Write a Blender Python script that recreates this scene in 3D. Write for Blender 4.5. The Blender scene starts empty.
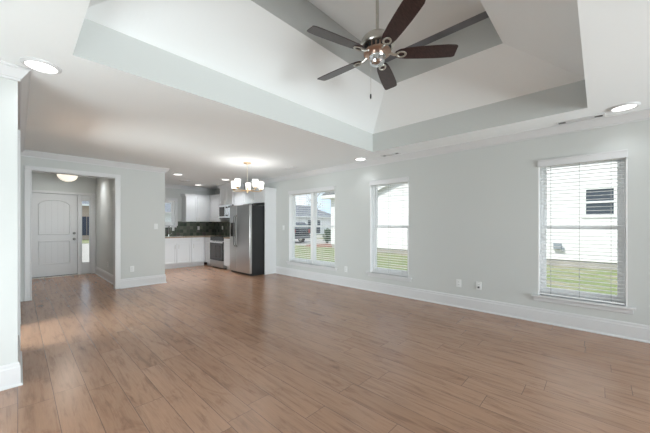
import bpy, bmesh, math, random
from mathutils import Vector, Matrix
random.seed(7)
C = bpy.context.scene
COL = C.collection
PI = math.pi

# ------------------------------------------------------------------ camera
cam = bpy.data.cameras.new('camera')
cam_o = bpy.data.objects.new('camera', cam)
COL.objects.link(cam_o)
cam.sensor_width = 36.0
cam.lens = 36.0 * 290.0 / 650.0
cam.shift_y = 8.5 / 650.0
cam.clip_start = 0.05
cam.clip_end = 500
cam_o.location = (0, 0, 1.25)
cam_o.rotation_euler = (PI / 2, 0, -math.radians(46.65))
C.camera = cam_o

# ------------------------------------------------------------------ view + world + sun
C.view_settings.view_transform = 'Standard'
C.view_settings.look = 'None'
C.view_settings.exposure = 0.2
C.view_settings.gamma = 1.0
C.view_settings.use_curve_mapping = False

world = bpy.data.worlds.new('sky')
C.world = world
world.use_nodes = True
nt = world.node_tree
nt.nodes.clear()
w_out = nt.nodes.new('ShaderNodeOutputWorld')
w_bg = nt.nodes.new('ShaderNodeBackground')
w_tc = nt.nodes.new('ShaderNodeTexCoord')
w_mp = nt.nodes.new('ShaderNodeMapping')
w_mp.inputs['Scale'].default_value = (1.6, 1.6, 5.0)
w_no = nt.nodes.new('ShaderNodeTexNoise')
w_no.inputs['Scale'].default_value = 2.2
w_no.inputs['Detail'].default_value = 6.0
w_cr = nt.nodes.new('ShaderNodeValToRGB')
w_cr.color_ramp.elements[0].position = 0.42
w_cr.color_ramp.elements[0].color = (0.62, 0.78, 0.98, 1)
w_cr.color_ramp.elements[1].position = 0.62
w_cr.color_ramp.elements[1].color = (0.95, 0.97, 1.0, 1)
nt.links.new(w_tc.outputs['Generated'], w_mp.inputs['Vector'])
nt.links.new(w_mp.outputs['Vector'], w_no.inputs['Vector'])
nt.links.new(w_no.outputs['Fac'], w_cr.inputs['Fac'])
nt.links.new(w_cr.outputs['Color'], w_bg.inputs['Color'])
w_bg.inputs['Strength'].default_value = 1.25
nt.links.new(w_bg.outputs['Background'], w_out.inputs['Surface'])

sun = bpy.data.lights.new('sun', 'SUN')
sun.energy = 3.3
sun.angle = math.radians(1.0)
sun.color = (1.0, 0.96, 0.9)
sun_o = bpy.data.objects.new('sun', sun)
COL.objects.link(sun_o)
sun_o.location = (-20, 8, 30)
sun_o.rotation_euler = Vector((0.62, -0.22, -0.75)).to_track_quat('-Z', 'Y').to_euler()


def area(name, loc, direction, sx, sy, watts, color=(1, 1, 1), shape='RECTANGLE', parent=None, spread=180):
    l = bpy.data.lights.new(name, 'AREA')
    l.shape = shape
    l.size = sx
    if shape in ('RECTANGLE', 'ELLIPSE'):
        l.size_y = sy
    l.energy = watts
    l.color = color
    l.spread = math.radians(spread)
    o = bpy.data.objects.new(name, l)
    COL.objects.link(o)
    o.location = loc
    o.rotation_euler = Vector(direction).to_track_quat('-Z', 'Y').to_euler()
    if parent is not None:
        o.parent = parent
        o.location = Vector(loc) - ORIGIN[parent.name]
    return o


ORIGIN = {}
P_REAR = 125
P_WEST = 33
P_HALL = 340
P_CAN = 14
P_CHAND = 1.0
P_FOYER = 3.5
# added fill lights, unseen, outside made-up glazed doors behind and left of the camera
area('rear_fill', (2.2, -4.63, 1.1), (-0.05, 1, 0.1), 3.9, 1.9, P_REAR, (0.93, 1.0, 1.04), spread=95)
area('side_fill', (-1.12, 2.1, 0.6), (0.9, -0.05, 0.42), 1.5, 1.0, P_WEST, (0.93, 1.0, 1.04))

area('hall_fill', (-3.18, 4.75, 1.1), (1, 0.0, 0.15), 2.6, 1.9, P_HALL, (0.93, 1.0, 1.04))  # added fill light at the unseen hall end, brightens the middle ceiling


# ------------------------------------------------------------------ materials
def mat(name, color, rough=0.5, metal=0.0, spec=0.5, emit=None, estr=0.0, coat=0.0, bump=None):
    m = bpy.data.materials.new(name)
    m.use_nodes = True
    n = m.node_tree.nodes
    b = n['Principled BSDF']
    b.inputs['Base Color'].default_value = (*color, 1)
    b.inputs['Roughness'].default_value = rough
    b.inputs['Metallic'].default_value = metal
    b.inputs['Specular IOR Level'].default_value = spec
    b.inputs['Coat Weight'].default_value = coat
    if emit:
        b.inputs['Emission Color'].default_value = (*emit, 1)
        b.inputs['Emission Strength'].default_value = estr
    if bump:
        scale, strength, dist = bump
        tc = n.new('ShaderNodeTexCoord')
        no = n.new('ShaderNodeTexNoise')
        no.inputs['Scale'].default_value = scale
        no.inputs['Detail'].default_value = 4
        bp = n.new('ShaderNodeBump')
        bp.inputs['Strength'].default_value = strength
        bp.inputs['Distance'].default_value = dist
        m.node_tree.links.new(tc.outputs['Object'], no.inputs['Vector'])
        m.node_tree.links.new(no.outputs['Fac'], bp.inputs['Height'])
        m.node_tree.links.new(bp.outputs['Normal'], b.inputs['Normal'])
    return m


def noisy(m, c1, c2, scale, lo=0.35, hi=0.65, stretch=(1, 1, 1), detail=5):
    """base colour wandering between two colours"""
    n, l = m.node_tree.nodes, m.node_tree.links
    tc = n.new('ShaderNodeTexCoord')
    mp = n.new('ShaderNodeMapping')
    mp.inputs['Scale'].default_value = stretch
    no = n.new('ShaderNodeTexNoise')
    no.inputs['Scale'].default_value = scale
    no.inputs['Detail'].default_value = detail
    r = n.new('ShaderNodeValToRGB')
    r.color_ramp.elements[0].position = lo
    r.color_ramp.elements[1].position = hi
    r.color_ramp.elements[0].color = (*c1, 1)
    r.color_ramp.elements[1].color = (*c2, 1)
    l.new(tc.outputs['Object'], mp.inputs['Vector'])
    l.new(mp.outputs['Vector'], no.inputs['Vector'])
    l.new(no.outputs['Fac'], r.inputs['Fac'])
    l.new(r.outputs['Color'], n['Principled BSDF'].inputs['Base Color'])
    return m


WALL = mat('wall_paint', (0.595, 0.609, 0.597), 0.75, spec=0.25, bump=(60, 0.04, 0.004))
CEIL = mat('ceiling_paint', (0.90, 0.925, 0.93), 0.9, spec=0.2, bump=(28, 0.16, 0.006))
TRIM = mat('white_trim', (0.665, 0.665, 0.672), 0.35)
DOORP = mat('door_paint', (0.62, 0.625, 0.635), 0.4)
VINYL = mat('white_vinyl', (0.9, 0.9, 0.9), 0.35)
SLAT = mat('blind_white', (0.86, 0.86, 0.855), 0.45)
CORD = mat('ladder_cord', (0.45, 0.45, 0.44), 0.7)
CAB = mat('cabinet_white', (0.72, 0.725, 0.735), 0.38)
NICKEL = mat('brushed_nickel', (0.62, 0.60, 0.55), 0.28, 1.0)
CHROME = mat('chrome', (0.75, 0.76, 0.78), 0.12, 1.0)
GOLD = mat('brass', (0.74, 0.55, 0.34), 0.3, 1.0)
COPPER = mat('copper_band', (0.55, 0.40, 0.32), 0.35, 1.0)
STEEL = mat('stainless', (0.52, 0.51, 0.50), 0.3, 1.0, bump=(3, 0.02, 0.01))
BRIGHTSTEEL = mat('bright_steel', (0.8, 0.8, 0.8), 0.25, 1.0)
DARKSIDE = mat('charcoal_steel', (0.03, 0.03, 0.031), 0.3, 0.5)
BLACK = mat('black_plastic', (0.012, 0.012, 0.013), 0.4)
BLACKGLASS = mat('black_glass', (0.02, 0.018, 0.017), 0.08)
OVENGLASS = mat('oven_glass', (0.05, 0.042, 0.038), 0.12)
PLATE = mat('plate_white', (0.76, 0.77, 0.765), 0.4)
SLOT = mat('slot_dark', (0.03, 0.03, 0.03), 0.6)
VENTDARK = mat('vent_dark', (0.12, 0.12, 0.12), 0.7)
COUNTER = noisy(mat('countertop', (0.4, 0.33, 0.26), 0.25), (0.30, 0.23, 0.17), (0.52, 0.42, 0.33), 60)
LAMP = mat('lamp_diffuser', (0.9, 0.9, 0.9), 0.5, emit=(1.0, 0.98, 0.95), estr=2.5)
SHADE = mat('frosted_shade', (0.9, 0.88, 0.84), 0.4, emit=(1.0, 0.95, 0.88), estr=1.35)
BOWL = mat('alabaster_glass', (0.85, 0.8, 0.72), 0.35, emit=(1.0, 0.90, 0.76), estr=0.75)
WALNUT = noisy(mat('dark_walnut', (0.05, 0.025, 0.022), 0.3, coat=0.25), (0.022, 0.011, 0.011), (0.05, 0.026, 0.025), 9, stretch=(1.2, 14, 14))
WALNUT.node_tree.nodes['Principled BSDF'].inputs['Coat Roughness'].default_value = 0.22

GLASS = bpy.data.materials.new('window_glass')
GLASS.use_nodes = True
n = GLASS.node_tree.nodes
l = GLASS.node_tree.links
n.clear()
go = n.new('ShaderNodeOutputMaterial')
gm = n.new('ShaderNodeMixShader')
gt = n.new('ShaderNodeBsdfTransparent')
gt.inputs['Color'].default_value = (0.96, 0.98, 0.975, 1)
gg = n.new('ShaderNodeBsdfGlossy')
gg.inputs['Roughness'].default_value = 0.03
gm.inputs['Fac'].default_value = 0.035
l.new(gt.outputs[0], gm.inputs[1])
l.new(gg.outputs[0], gm.inputs[2])
l.new(gm.outputs[0], go.inputs['Surface'])


class NG:
    """tiny helper to wire math nodes"""
    def __init__(s, m):
        s.n, s.l = m.node_tree.nodes, m.node_tree.links

    def math(s, op, a, b=None, c=None):
        k = s.n.new('ShaderNodeMath')
        k.operation = op
        for i, v in enumerate((a, b, c)):
            if v is None:
                continue
            if isinstance(v, (int, float)):
                k.inputs[i].default_value = v
            else:
                s.l.new(v, k.inputs[i])
        return k.outputs[0]

    def comb(s, x, y, z=0.0):
        k = s.n.new('ShaderNodeCombineXYZ')
        for i, v in enumerate((x, y, z)):
            if isinstance(v, (int, float)):
                k.inputs[i].default_value = v
            else:
                s.l.new(v, k.inputs[i])
        return k.outputs[0]

    def white(s, vec):
        k = s.n.new('ShaderNodeTexWhiteNoise')
        k.noise_dimensions = '3D'
        s.l.new(vec, k.inputs['Vector'])
        return k.outputs['Value']

    def noise(s, vec, scale, detail=4, rough=0.5, dist=0.0):
        k = s.n.new('ShaderNodeTexNoise')
        k.inputs['Scale'].default_value = scale
        k.inputs['Detail'].default_value = detail
        k.inputs['Roughness'].default_value = rough
        k.inputs['Distortion'].default_value = dist
        s.l.new(vec, k.inputs['Vector'])
        return k.outputs['Fac']

    def ramp(s, fac, stops):
        k = s.n.new('ShaderNodeValToRGB')
        e = k.color_ramp.elements
        while len(e) < len(stops):
            e.new(0.5)
        for i, (p, c) in reversed(list(enumerate(stops))):
            e[i].position = p
            e[i].color = (*c, 1)
        s.l.new(fac, k.inputs['Fac'])
        return k.outputs['Color']

    def mix(s, fac, a, b, mode='MIX'):
        k = s.n.new('ShaderNodeMix')
        k.data_type = 'RGBA'
        k.blend_type = mode
        for sock, v in ((k.inputs[0], fac), (k.inputs[6], a), (k.inputs[7], b)):
            if isinstance(v, (int, float)):
                sock.default_value = v
            elif isinstance(v, tuple):
                sock.default_value = (*v, 1)
            else:
                s.l.new(v, sock)
        return k.outputs[2]


def plank_floor():
    m = mat('plank_floor', (0.4, 0.27, 0.2), 0.36, spec=0.8)
    g = NG(m)
    tc = g.n.new('ShaderNodeTexCoord')
    sx = g.n.new('ShaderNodeSeparateXYZ')
    g.l.new(tc.outputs['Object'], sx.inputs[0])
    x, y = sx.outputs[0], sx.outputs[1]
    u = g.math('DIVIDE', x, 0.182)
    row = g.math('FLOOR', u)
    fu = g.math('FRACT', u)
    off = g.white(g.comb(row, 3.7, 1.3))
    v = g.math('ADD', g.math('DIVIDE', y, 1.22), g.math('MULTIPLY', off, 7.0))
    pl = g.math('FLOOR', v)
    fv = g.math('FRACT', v)
    rnd = g.white(g.comb(row, pl, 5.1))
    rnd2 = g.white(g.comb(row, pl, 9.7))
    # seams
    eu = g.math('MULTIPLY', g.math('MINIMUM', fu, g.math('SUBTRACT', 1.0, fu)), 0.182)
    ev = g.math('MULTIPLY', g.math('MINIMUM', fv, g.math('SUBTRACT', 1.0, fv)), 1.22)
    seam = g.math('LESS_THAN', g.math('MINIMUM', eu, ev), 0.0016)
    # grain
    gv = g.comb(g.math('ADD', g.math('MULTIPLY', x, 9.0), g.math('MULTIPLY', rnd, 40.0)),
                g.math('ADD', g.math('MULTIPLY', y, 0.9), g.math('MULTIPLY', rnd2, 30.0)), 0.0)
    gr = g.noise(gv, 3.0, 6, 0.6, 0.6)
    gv2 = g.comb(g.math('ADD', g.math('MULTIPLY', x, 60.0), g.math('MULTIPLY', rnd, 90.0)),
                 g.math('MULTIPLY', y, 2.0), 0.0)
    gr2 = g.noise(gv2, 3.0, 3, 0.6)
    blot = g.noise(g.comb(g.math('ADD', g.math('MULTIPLY', x, 3.5), g.math('MULTIPLY', rnd2, 17.0)),
                          g.math('ADD', g.math('MULTIPLY', y, 1.4), g.math('MULTIPLY', rnd, 23.0)), 0.0), 2.2, 4, 0.65, 0.8)
    base = g.ramp(rnd, [(0.0, FLOOR_A), (0.5, FLOOR_B), (1.0, FLOOR_C)])
    k = g.ramp(gr, [(0.30, (0.62, 0.60, 0.58)), (0.50, (1.0, 1.0, 1.0)), (0.70, (1.12, 1.12, 1.12))])
    c = g.mix(0.85, base, k, 'MULTIPLY')
    k2 = g.ramp(gr2, [(0.3, (0.86, 0.85, 0.84)), (0.6, (1.03, 1.03, 1.03))])
    c = g.mix(0.7, c, k2, 'MULTIPLY')
    kb = g.ramp(blot, [(0.56, (1.0, 1.0, 1.0)), (0.66, (0.78, 0.75, 0.73)), (0.76, (0.45, 0.40, 0.37))])
    c = g.mix(0.8, c, kb, 'MULTIPLY')
    c = g.mix(seam, c, (0.12, 0.08, 0.06))
    b = g.n['Principled BSDF']
    g.l.new(c, b.inputs['Base Color'])
    b.inputs['Roughness'].default_value = FLOOR_ROUGH
    bp = g.n.new('ShaderNodeBump')
    bp.inputs['Strength'].default_value = 0.03
    bp.inputs['Distance'].default_value = 0.001
    g.l.new(seam, bp.inputs['Height'])
    return m


FLOOR_A = (0.35, 0.196, 0.120)
FLOOR_B = (0.385, 0.220, 0.137)
FLOOR_C = (0.415, 0.242, 0.155)
FLOOR_ROUGH = 0.25
FLOORM = plank_floor()


def tile_mat():
    m = mat('green_tile', (0.1, 0.12, 0.1), 0.22)
    g = NG(m)
    tc = g.n.new('ShaderNodeTexCoord')
    sx = g.n.new('ShaderNodeSeparateXYZ')
    g.l.new(tc.outputs['Object'], sx.inputs[0])
    h = g.math('ADD', sx.outputs[0], sx.outputs[1])
    u = g.math('DIVIDE', h, 0.102)
    v = g.math('DIVIDE', g.math('SUBTRACT', sx.outputs[2], 0.905), 0.102)
    fu, fv = g.math('FRACT', u), g.math('FRACT', v)
    rnd = g.white(g.comb(g.math('FLOOR', u), g.math('FLOOR', v), 2.2))
    col = g.ramp(rnd, [(0.0, (0.065, 0.08, 0.065)), (0.45, (0.12, 0.14, 0.11)), (0.8, (0.19, 0.20, 0.155)), (1.0, (0.12, 0.105, 0.11))])
    e = g.math('MINIMUM', g.math('MINIMUM', fu, g.math('SUBTRACT', 1.0, fu)), g.math('MINIMUM', fv, g.math('SUBTRACT', 1.0, fv)))
    grout = g.math('LESS_THAN', e, 0.03)
    c = g.mix(grout, col, (0.16, 0.165, 0.15))
    g.l.new(c, g.n['Principled BSDF'].inputs['Base Color'])
    return m


TILE = tile_mat()


def siding_mat(name, col, line, pitch=0.16):
    m = mat(name, col, 0.55)
    g = NG(m)
    tc = g.n.new('ShaderNodeTexCoord')
    sx = g.n.new('ShaderNodeSeparateXYZ')
    g.l.new(tc.outputs['Object'], sx.inputs[0])
    f = g.math('FRACT', g.math('DIVIDE', sx.outputs[2], pitch))
    s = g.math('LESS_THAN', f, 0.09)
    g.l.new(g.mix(s, col, line), g.n['Principled BSDF'].inputs['Base Color'])
    bp = g.n.new('ShaderNodeBump')
    bp.inputs['Strength'].default_value = 0.5
    bp.inputs['Distance'].default_value = 0.02
    g.l.new(g.math('SUBTRACT', 1.0, f), bp.inputs['Height'])
    g.l.new(bp.outputs['Normal'], g.n['Principled BSDF'].inputs['Normal'])
    return m


SIDING = siding_mat('white_siding', (0.88, 0.865, 0.87), (0.66, 0.655, 0.66))
TANWALL = siding_mat('tan_siding', (0.475, 0.370, 0.304), (0.396, 0.317, 0.264))
ROOFM = noisy(mat('grey_shingles', (0.198, 0.205, 0.224), 0.9), (0.178, 0.185, 0.205), (0.251, 0.257, 0.284), 4)
CONCRETE = noisy(mat('concrete', (0.396, 0.370, 0.343), 0.9), (0.383, 0.356, 0.330), (0.449, 0.416, 0.383), 3)
GRASSM = noisy(mat('lawn_grass', (0.198, 0.264, 0.099), 0.95, spec=0.1), (0.330, 0.304, 0.218), (0.218, 0.257, 0.119), 1.6, 0.36, 0.56, detail=9)
STRAW = noisy(mat('straw_soil', (0.396, 0.330, 0.264), 0.95, spec=0.1), (0.409, 0.330, 0.264), (0.304, 0.290, 0.172), 5, 0.4, 0.62, detail=8)
MULCH = noisy(mat('red_mulch', (0.231, 0.106, 0.073), 0.95), (0.211, 0.092, 0.066), (0.330, 0.185, 0.132), 9)
LEAF = noisy(mat('green_leaves', (0.106, 0.172, 0.053), 0.8), (0.092, 0.145, 0.053), (0.224, 0.277, 0.119), 2)
CONIFER = noisy(mat('dark_needles', (0.05, 0.1, 0.06), 0.85), (0.05, 0.09, 0.055), (0.11, 0.17, 0.09), 3)
BARK = mat('bark', (0.12, 0.09, 0.07), 0.9)
CARPAINT = mat('dark_car_paint', (0.035, 0.045, 0.065), 0.25, coat=0.6)
TIRE = mat('rubber', (0.02, 0.02, 0.02), 0.8)
REDLAMP = mat('tail_lamp', (0.35, 0.02, 0.02), 0.2)
DARKWIN = mat('dark_pane', (0.07, 0.085, 0.11), 0.12)
NAVY = mat('navy_shutter', (0.03, 0.04, 0.075), 0.5)


# ------------------------------------------------------------------ mesh helpers
class MB:
    def __init__(s):
        s.bm = bmesh.new()

    def box(s, x0, x1, y0, y1, z0, z1):
        x0, x1 = min(x0, x1), max(x0, x1)
        y0, y1 = min(y0, y1), max(y0, y1)
        z0, z1 = min(z0, z1), max(z0, z1)
        v = [s.bm.verts.new(p) for p in ((x0, y0, z0), (x1, y0, z0), (x1, y1, z0), (x0, y1, z0), (x0, y0, z1), (x1, y0, z1), (x1, y1, z1), (x0, y1, z1))]
        for f in ((0, 3, 2, 1), (4, 5, 6, 7), (0, 1, 5, 4), (1, 2, 6, 5), (2, 3, 7, 6), (3, 0, 4, 7)):
            s.bm.faces.new([v[i] for i in f])
        return v

    def quad(s, *pts):
        return s.bm.faces.new([s.bm.verts.new(p) for p in pts])

    def loft(s, rings, closed=True, caps=True):
        R = [[s.bm.verts.new(p) for p in r] for r in rings]
        k = len(R[0])
        for a, b in zip(R[:-1], R[1:]):
            for i in range(k if closed else k - 1):
                j = (i + 1) % k
                s.bm.faces.new((a[i], a[j], b[j], b[i]))
        if caps:
            s.bm.faces.new(list(reversed(R[0])))
            s.bm.faces.new(R[-1])
        return [v for r in R for v in r]

    def cyl(s, p0, p1, r0, r1=None, seg=20):
        r1 = r0 if r1 is None else r1
        p0, p1 = Vector(p0), Vector(p1)
        d = (p1 - p0).normalized()
        a = d.orthogonal().normalized()
        b = d.cross(a)
        rings = []
        for p, r in ((p0, r0), (p1, r1)):
            rings.append([p + a * (r * math.cos(2 * PI * i / seg)) + b * (r * math.sin(2 * PI * i / seg)) for i in range(seg)])
        return s.loft(rings)

    def tube(s, pts, r, seg=10):
        pts = [Vector(p) for p in pts]
        rings = []
        ref = None
        for i, p in enumerate(pts):
            d = (pts[min(i + 1, len(pts) - 1)] - pts[max(i - 1, 0)]).normalized()
            a = (ref - d * ref.dot(d)).normalized() if ref is not None else d.orthogonal().normalized()
            ref = a
            b = d.cross(a)
            rings.append([p + a * (r * math.cos(2 * PI * k / seg)) + b * (r * math.sin(2 * PI * k / seg)) for k in range(seg)])
        return s.loft(rings)

    def lathe(s, prof, cx=0, cy=0, cz=0, seg=32, caps=True):
        rings = [[(cx + r * math.cos(2 * PI * i / seg), cy + r * math.sin(2 * PI * i / seg), cz + z) for i in range(seg)] for r, z in prof]
        return s.loft(rings, caps=caps)

    def ring(s, R, r, center, seg=24, sub=8, axis='z'):
        rr = []
        for i in range(seg):
            a = 2 * PI * i / seg
            rr.append([s.bm.verts.new(Vector(center) + Vector(((R + r * math.cos(2 * PI * k / sub)) * math.cos(a), (R + r * math.cos(2 * PI * k / sub)) * math.sin(a), r * math.sin(2 * PI * k / sub)))) for k in range(sub)])
        for i in range(seg):
            a, b = rr[i], rr[(i + 1) % seg]
            for k in range(sub):
                s.bm.faces.new((a[k], b[k], b[(k + 1) % sub], a[(k + 1) % sub]))
        return [v for r_ in rr for v in r_]

    def prism(s, poly, fn, a, b):
        """poly of 2-D points; fn(p, t) -> 3-D"""
        return s.loft([[fn(p, a) for p in poly], [fn(p, b) for p in poly]])

    def move(s, verts, M):
        for v in verts:
            v.co = M @ v.co


def obj(name, mb, m, parent=None, bevel=0.0, smooth=True, origin=None, segs=2):
    bm = mb.bm
    bmesh.ops.recalc_face_normals(bm, faces=bm.faces)
    o0 = ORIGIN[parent.name] if parent is not None else Vector(origin or (0, 0, 0))
    for v in bm.verts:
        v.co -= o0
    me = bpy.data.meshes.new(name)
    bm.to_mesh(me)
    bm.free()
    me.materials.append(m)
    if smooth:
        for p in me.polygons:
            p.use_smooth = True
        me.set_sharp_from_angle(angle=math.radians(35))
    o = bpy.data.objects.new(name, me)
    COL.objects.link(o)
    if parent is not None:
        o.parent = parent
    else:
        o.location = o0
    ORIGIN[o.name] = o0.copy()
    if bevel:
        md = o.modifiers.new('bevel', 'BEVEL')
        md.width = bevel
        md.segments = segs
        md.limit_method = 'ANGLE'
        md.angle_limit = math.radians(40)
    return o


def tag(o, label, cat, group=None):
    o['label'] = label
    o['category'] = cat
    if group:
        o['group'] = group
    return o


def thing(name, label, cat, loc, group=None):
    o = bpy.data.objects.new(name, None)
    o.empty_display_size = 0.1
    COL.objects.link(o)
    o.location = loc
    ORIGIN[o.name] = Vector(loc)
    return tag(o, label, cat, group)


def copy_tree(o, loc, label=None, parent=None):
    c = o.copy()
    COL.objects.link(c)
    if parent is None:
        c.location = loc
    else:
        c.parent = parent
    ORIGIN[c.name] = Vector(loc)
    if label:
        c['label'] = label
    for ch in list(o.children):
        copy_tree(ch, loc, None, c)
    return c


def struct(name, mb, m, parent=None, **k):
    o = obj(name, mb, m, parent, **k)
    if parent is None:
        o['kind'] = 'structure'
    return o


# ------------------------------------------------------------------ dimensions
XR = 4.61      # right wall
XL = 0.0     # left wall
YB = 6.84      # wall between living room, foyer and kitchen
YF = 9.50      # front wall (entry door, kitchen window)
YN = 3.30     # short wall at the picture's left edge
XW, YS = -1.0, -4.5
ZC = 2.47
ZT = 2.06      # window heads
WT = 0.16


def wall(name, axis, f0, f1, a0, a1, z0, z1, holes=(), m=WALL):
    """axis 'x': wall plane across X at f0..f1, running a0..a1 along Y; 'y': the other way round"""
    mb = MB()
    cuts = sorted({a0, a1, *[h[0] for h in holes], *[h[1] for h in holes]})
    for c0, c1 in zip(cuts[:-1], cuts[1:]):
        mid = (c0 + c1) / 2
        hs = sorted([(h[2], h[3]) for h in holes if h[0] < mid < h[1]])
        z = z0
        spans = []
        for b, t in hs:
            if b > z:
                spans.append((z, b))
            z = t
        if z < z1:
            spans.append((z, z1))
        for b, t in spans:
            if axis == 'x':
                mb.box(f0, f1, c0, c1, b, t)
            else:
                mb.box(c0, c1, f0, f1, b, t)
    return struct(name, mb, m, smooth=False)


WIN = {3: (-0.23, 0.57), 2: (2.37, 3.17), 1: (4.06, 5.58)}
ZS = 0.35
KW = (2.52, 3.33, 1.25, 2.0)     # kitchen window
DU = (0.11, 1.345, 0.0, 2.03)    # entry door unit
FO = (0.144, 1.312, 0.0, 2.17)   # foyer opening

fl = MB()
fl.box(-3.1, XR + WT, YS - WT, YF + WT, -0.2, 0.0)
struct('floor', fl, FLOORM, smooth=False)

wall('wall_right', 'x', XR, XR + WT, YS - WT, YF + WT, -0.25, 2.62, [(a, b, ZS, ZT) for a, b in WIN.values()])
wall('wall_front', 'y', YF, YF + WT, -3.1, XR, -0.25, 2.62, [KW, DU])
wall('wall_back', 'y', YB, YB + 0.12, XL, 2.19, 0, 2.6, [FO])
wall('wall_foyer', 'x', 1.395, 1.51, YB + 0.12, YF, 0, 2.6)
wall('wall_kitchen', 'x', 2.07, 2.19, YB + 0.12, YF, 0, 2.6)
wall('wall_left', 'x', XL - 0.12, XL, YN, YF, 0, 2.6, [(4.2, 5.2, 0, 2.1)])
wall('wall_near', 'y', YN, YN + 0.12, -3.1, XL - 0.12, 0, 2.6)
wall('wall_hall', 'x', -3.1, -3.0, YN + 0.12, YF, 0, 2.6, [(3.45, 6.05, 0.02, 2.1)])
wall('wall_rear', 'y', YS - WT, YS, XW - WT, XR, -0.25, 2.62, [(0.2, 4.2, 0.02, 2.1)])
wall('wall_side', 'x', XW - WT, XW, YS, YN, -0.25, 2.62, [(1.3, 2.9, 0.02, 2.1)])

# made-up glazed doors out of view, added as openings for the fill lights
for k, (ax, f, a0, a1) in enumerate((('y', YS - 0.1, 0.2, 4.2), ('x', XW - 0.1, 1.3, 2.9), ('x', -3.05, 3.45, 6.05))):
    fr, gl = MB(), MB()

    def bx(mb, u0, u1, d0, d1, z0, z1):
        if ax == 'y':
            mb.box(u0, u1, f + d0, f + d1, z0, z1)
        else:
            mb.box(f + d0, f + d1, u0, u1, z0, z1)
    mid = (a0 + a1) / 2
    bx(fr, a0, a1, -0.03, 0.03, 0.02, 0.09)
    bx(fr, a0, a1, -0.03, 0.03, 2.02, 2.1)
    for u in (a0, mid - 0.04, a1 - 0.08):
        bx(fr, u, u + 0.08, -0.03, 0.03, 0.09, 2.02)
    bx(gl, a0 + 0.08, mid - 0.04, -0.004, 0.004, 0.09, 2.02)
    bx(gl, mid + 0.04, a1 - 0.08, -0.004, 0.004, 0.09, 2.02)
    d = struct('door_%d' % (k + 2), fr, VINYL, smooth=False)  # unseen door, made up to go with its fill light
    obj('glass_pane', gl, GLASS, d, smooth=False)

# ------------------------------------------------------------------ ceiling with the two-step tray
TX0, TX1, TY0, TY1 = 0.27, 4.07, 0.085, 2.745      # tray opening in the 2.47 m ceiling
TZ1 = 2.77                                          # top of the first lip
IN = 0.635                                          # how far the slopes come in
UX0, UX1, UY0, UY1 = TX0 + IN, TX1 - IN, TY0 + IN, TY1 - IN
UZ0, UZ1 = 3.125, 3.49
cm = MB()


def frame_plane(mb, X0, X1, Y0, Y1, x0, x1, y0, y1, z):
    mb.quad((X0, Y0, z), (X1, Y0, z), (X1, y0, z), (X0, y0, z))
    mb.quad((X0, y1, z), (X1, y1, z), (X1, Y1, z), (X0, Y1, z))
    mb.quad((X0, y0, z), (x0, y0, z), (x0, y1, z), (X0, y1, z))
    mb.quad((x1, y0, z), (X1, y0, z), (X1, y1, z), (x1, y1, z))


def band(mb, a, za, b, zb):
    pa = [(a[0], a[2], za), (a[1], a[2], za), (a[1], a[3], za), (a[0], a[3], za)]
    pb = [(b[0], b[2], zb), (b[1], b[2], zb), (b[1], b[3], zb), (b[0], b[3], zb)]
    for i in range(4):
        j = (i + 1) % 4
        mb.quad(pa[i], pa[j], pb[j], pb[i])


T = (TX0, TX1, TY0, TY1)
U = (UX0, UX1, UY0, UY1)
frame_plane(cm, -3.1, XR + 0.1, YS - 0.1, YF + 0.1, *T, ZC)
band(cm, T, TZ1, U, UZ0)
cm.quad((UX0, UY0, UZ1), (UX1, UY0, UZ1), (UX1, UY1, UZ1), (UX0, UY1, UZ1))
struct('ceiling', cm, CEIL, smooth=False)
lm = MB()
band(lm, T, ZC, T, TZ1)
band(lm, U, UZ0, U, UZ1)
struct('ceiling_lip', lm, WALL, smooth=False)

# house roof over everything
rm = MB()
ex0, ex1, ey0, ey1 = -3.4, 5.2, YS - 0.6, YF + 2.0
xm = (ex0 + ex1) / 2
rm.prism([(ex0, 2.66), (xm, 4.6), (ex1, 2.66), (ex1, 2.76), (xm, 4.7), (ex0, 2.76)], lambda p, t: (p[0], t, p[1]), ey0, ey1)
struct('roof', rm, ROOFM, smooth=False)

# ------------------------------------------------------------------ baseboards, crown, casings
BASE = [(0, 0), (0.028, 0), (0.028, 0.009), (0.016, 0.021), (0.016, 0.142), (0.011, 0.152), (0.011, 0.170), (0.004, 0.182), (0, 0.182)]
CROWN = [(0, 0), (0.072, 0), (0.072, -0.012), (0.060, -0.02), (0.034, -0.060), (0.022, -0.078), (0.014, -0.082), (0.014, -0.098), (0, -0.098)]


def run(mb, prof, p0, p1, nrm, e0=0, e1=0, z=0.0):
    """sweep a profile from p0 to p1; e0/e1 = 1 mitres that end round an outside corner, -1 into an inside corner"""
    p0, p1, nv = Vector((*p0, 0)), Vector((*p1, 0)), Vector((*nrm, 0))
    d = (p1 - p0).normalized()
    mb.loft([[p0 + nv * a - d * (e0 * a) + Vector((0, 0, z + b)) for a, b in prof],
             [p1 + nv * a + d * (e1 * a) + Vector((0, 0, z + b)) for a, b in prof]])


def runs(name, prof, segs, z=0.0, m=TRIM):
    mb = MB()
    for s in segs:
        run(mb, prof, *s, z=z)
    return struct(name, mb, m, smooth=False)


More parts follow.
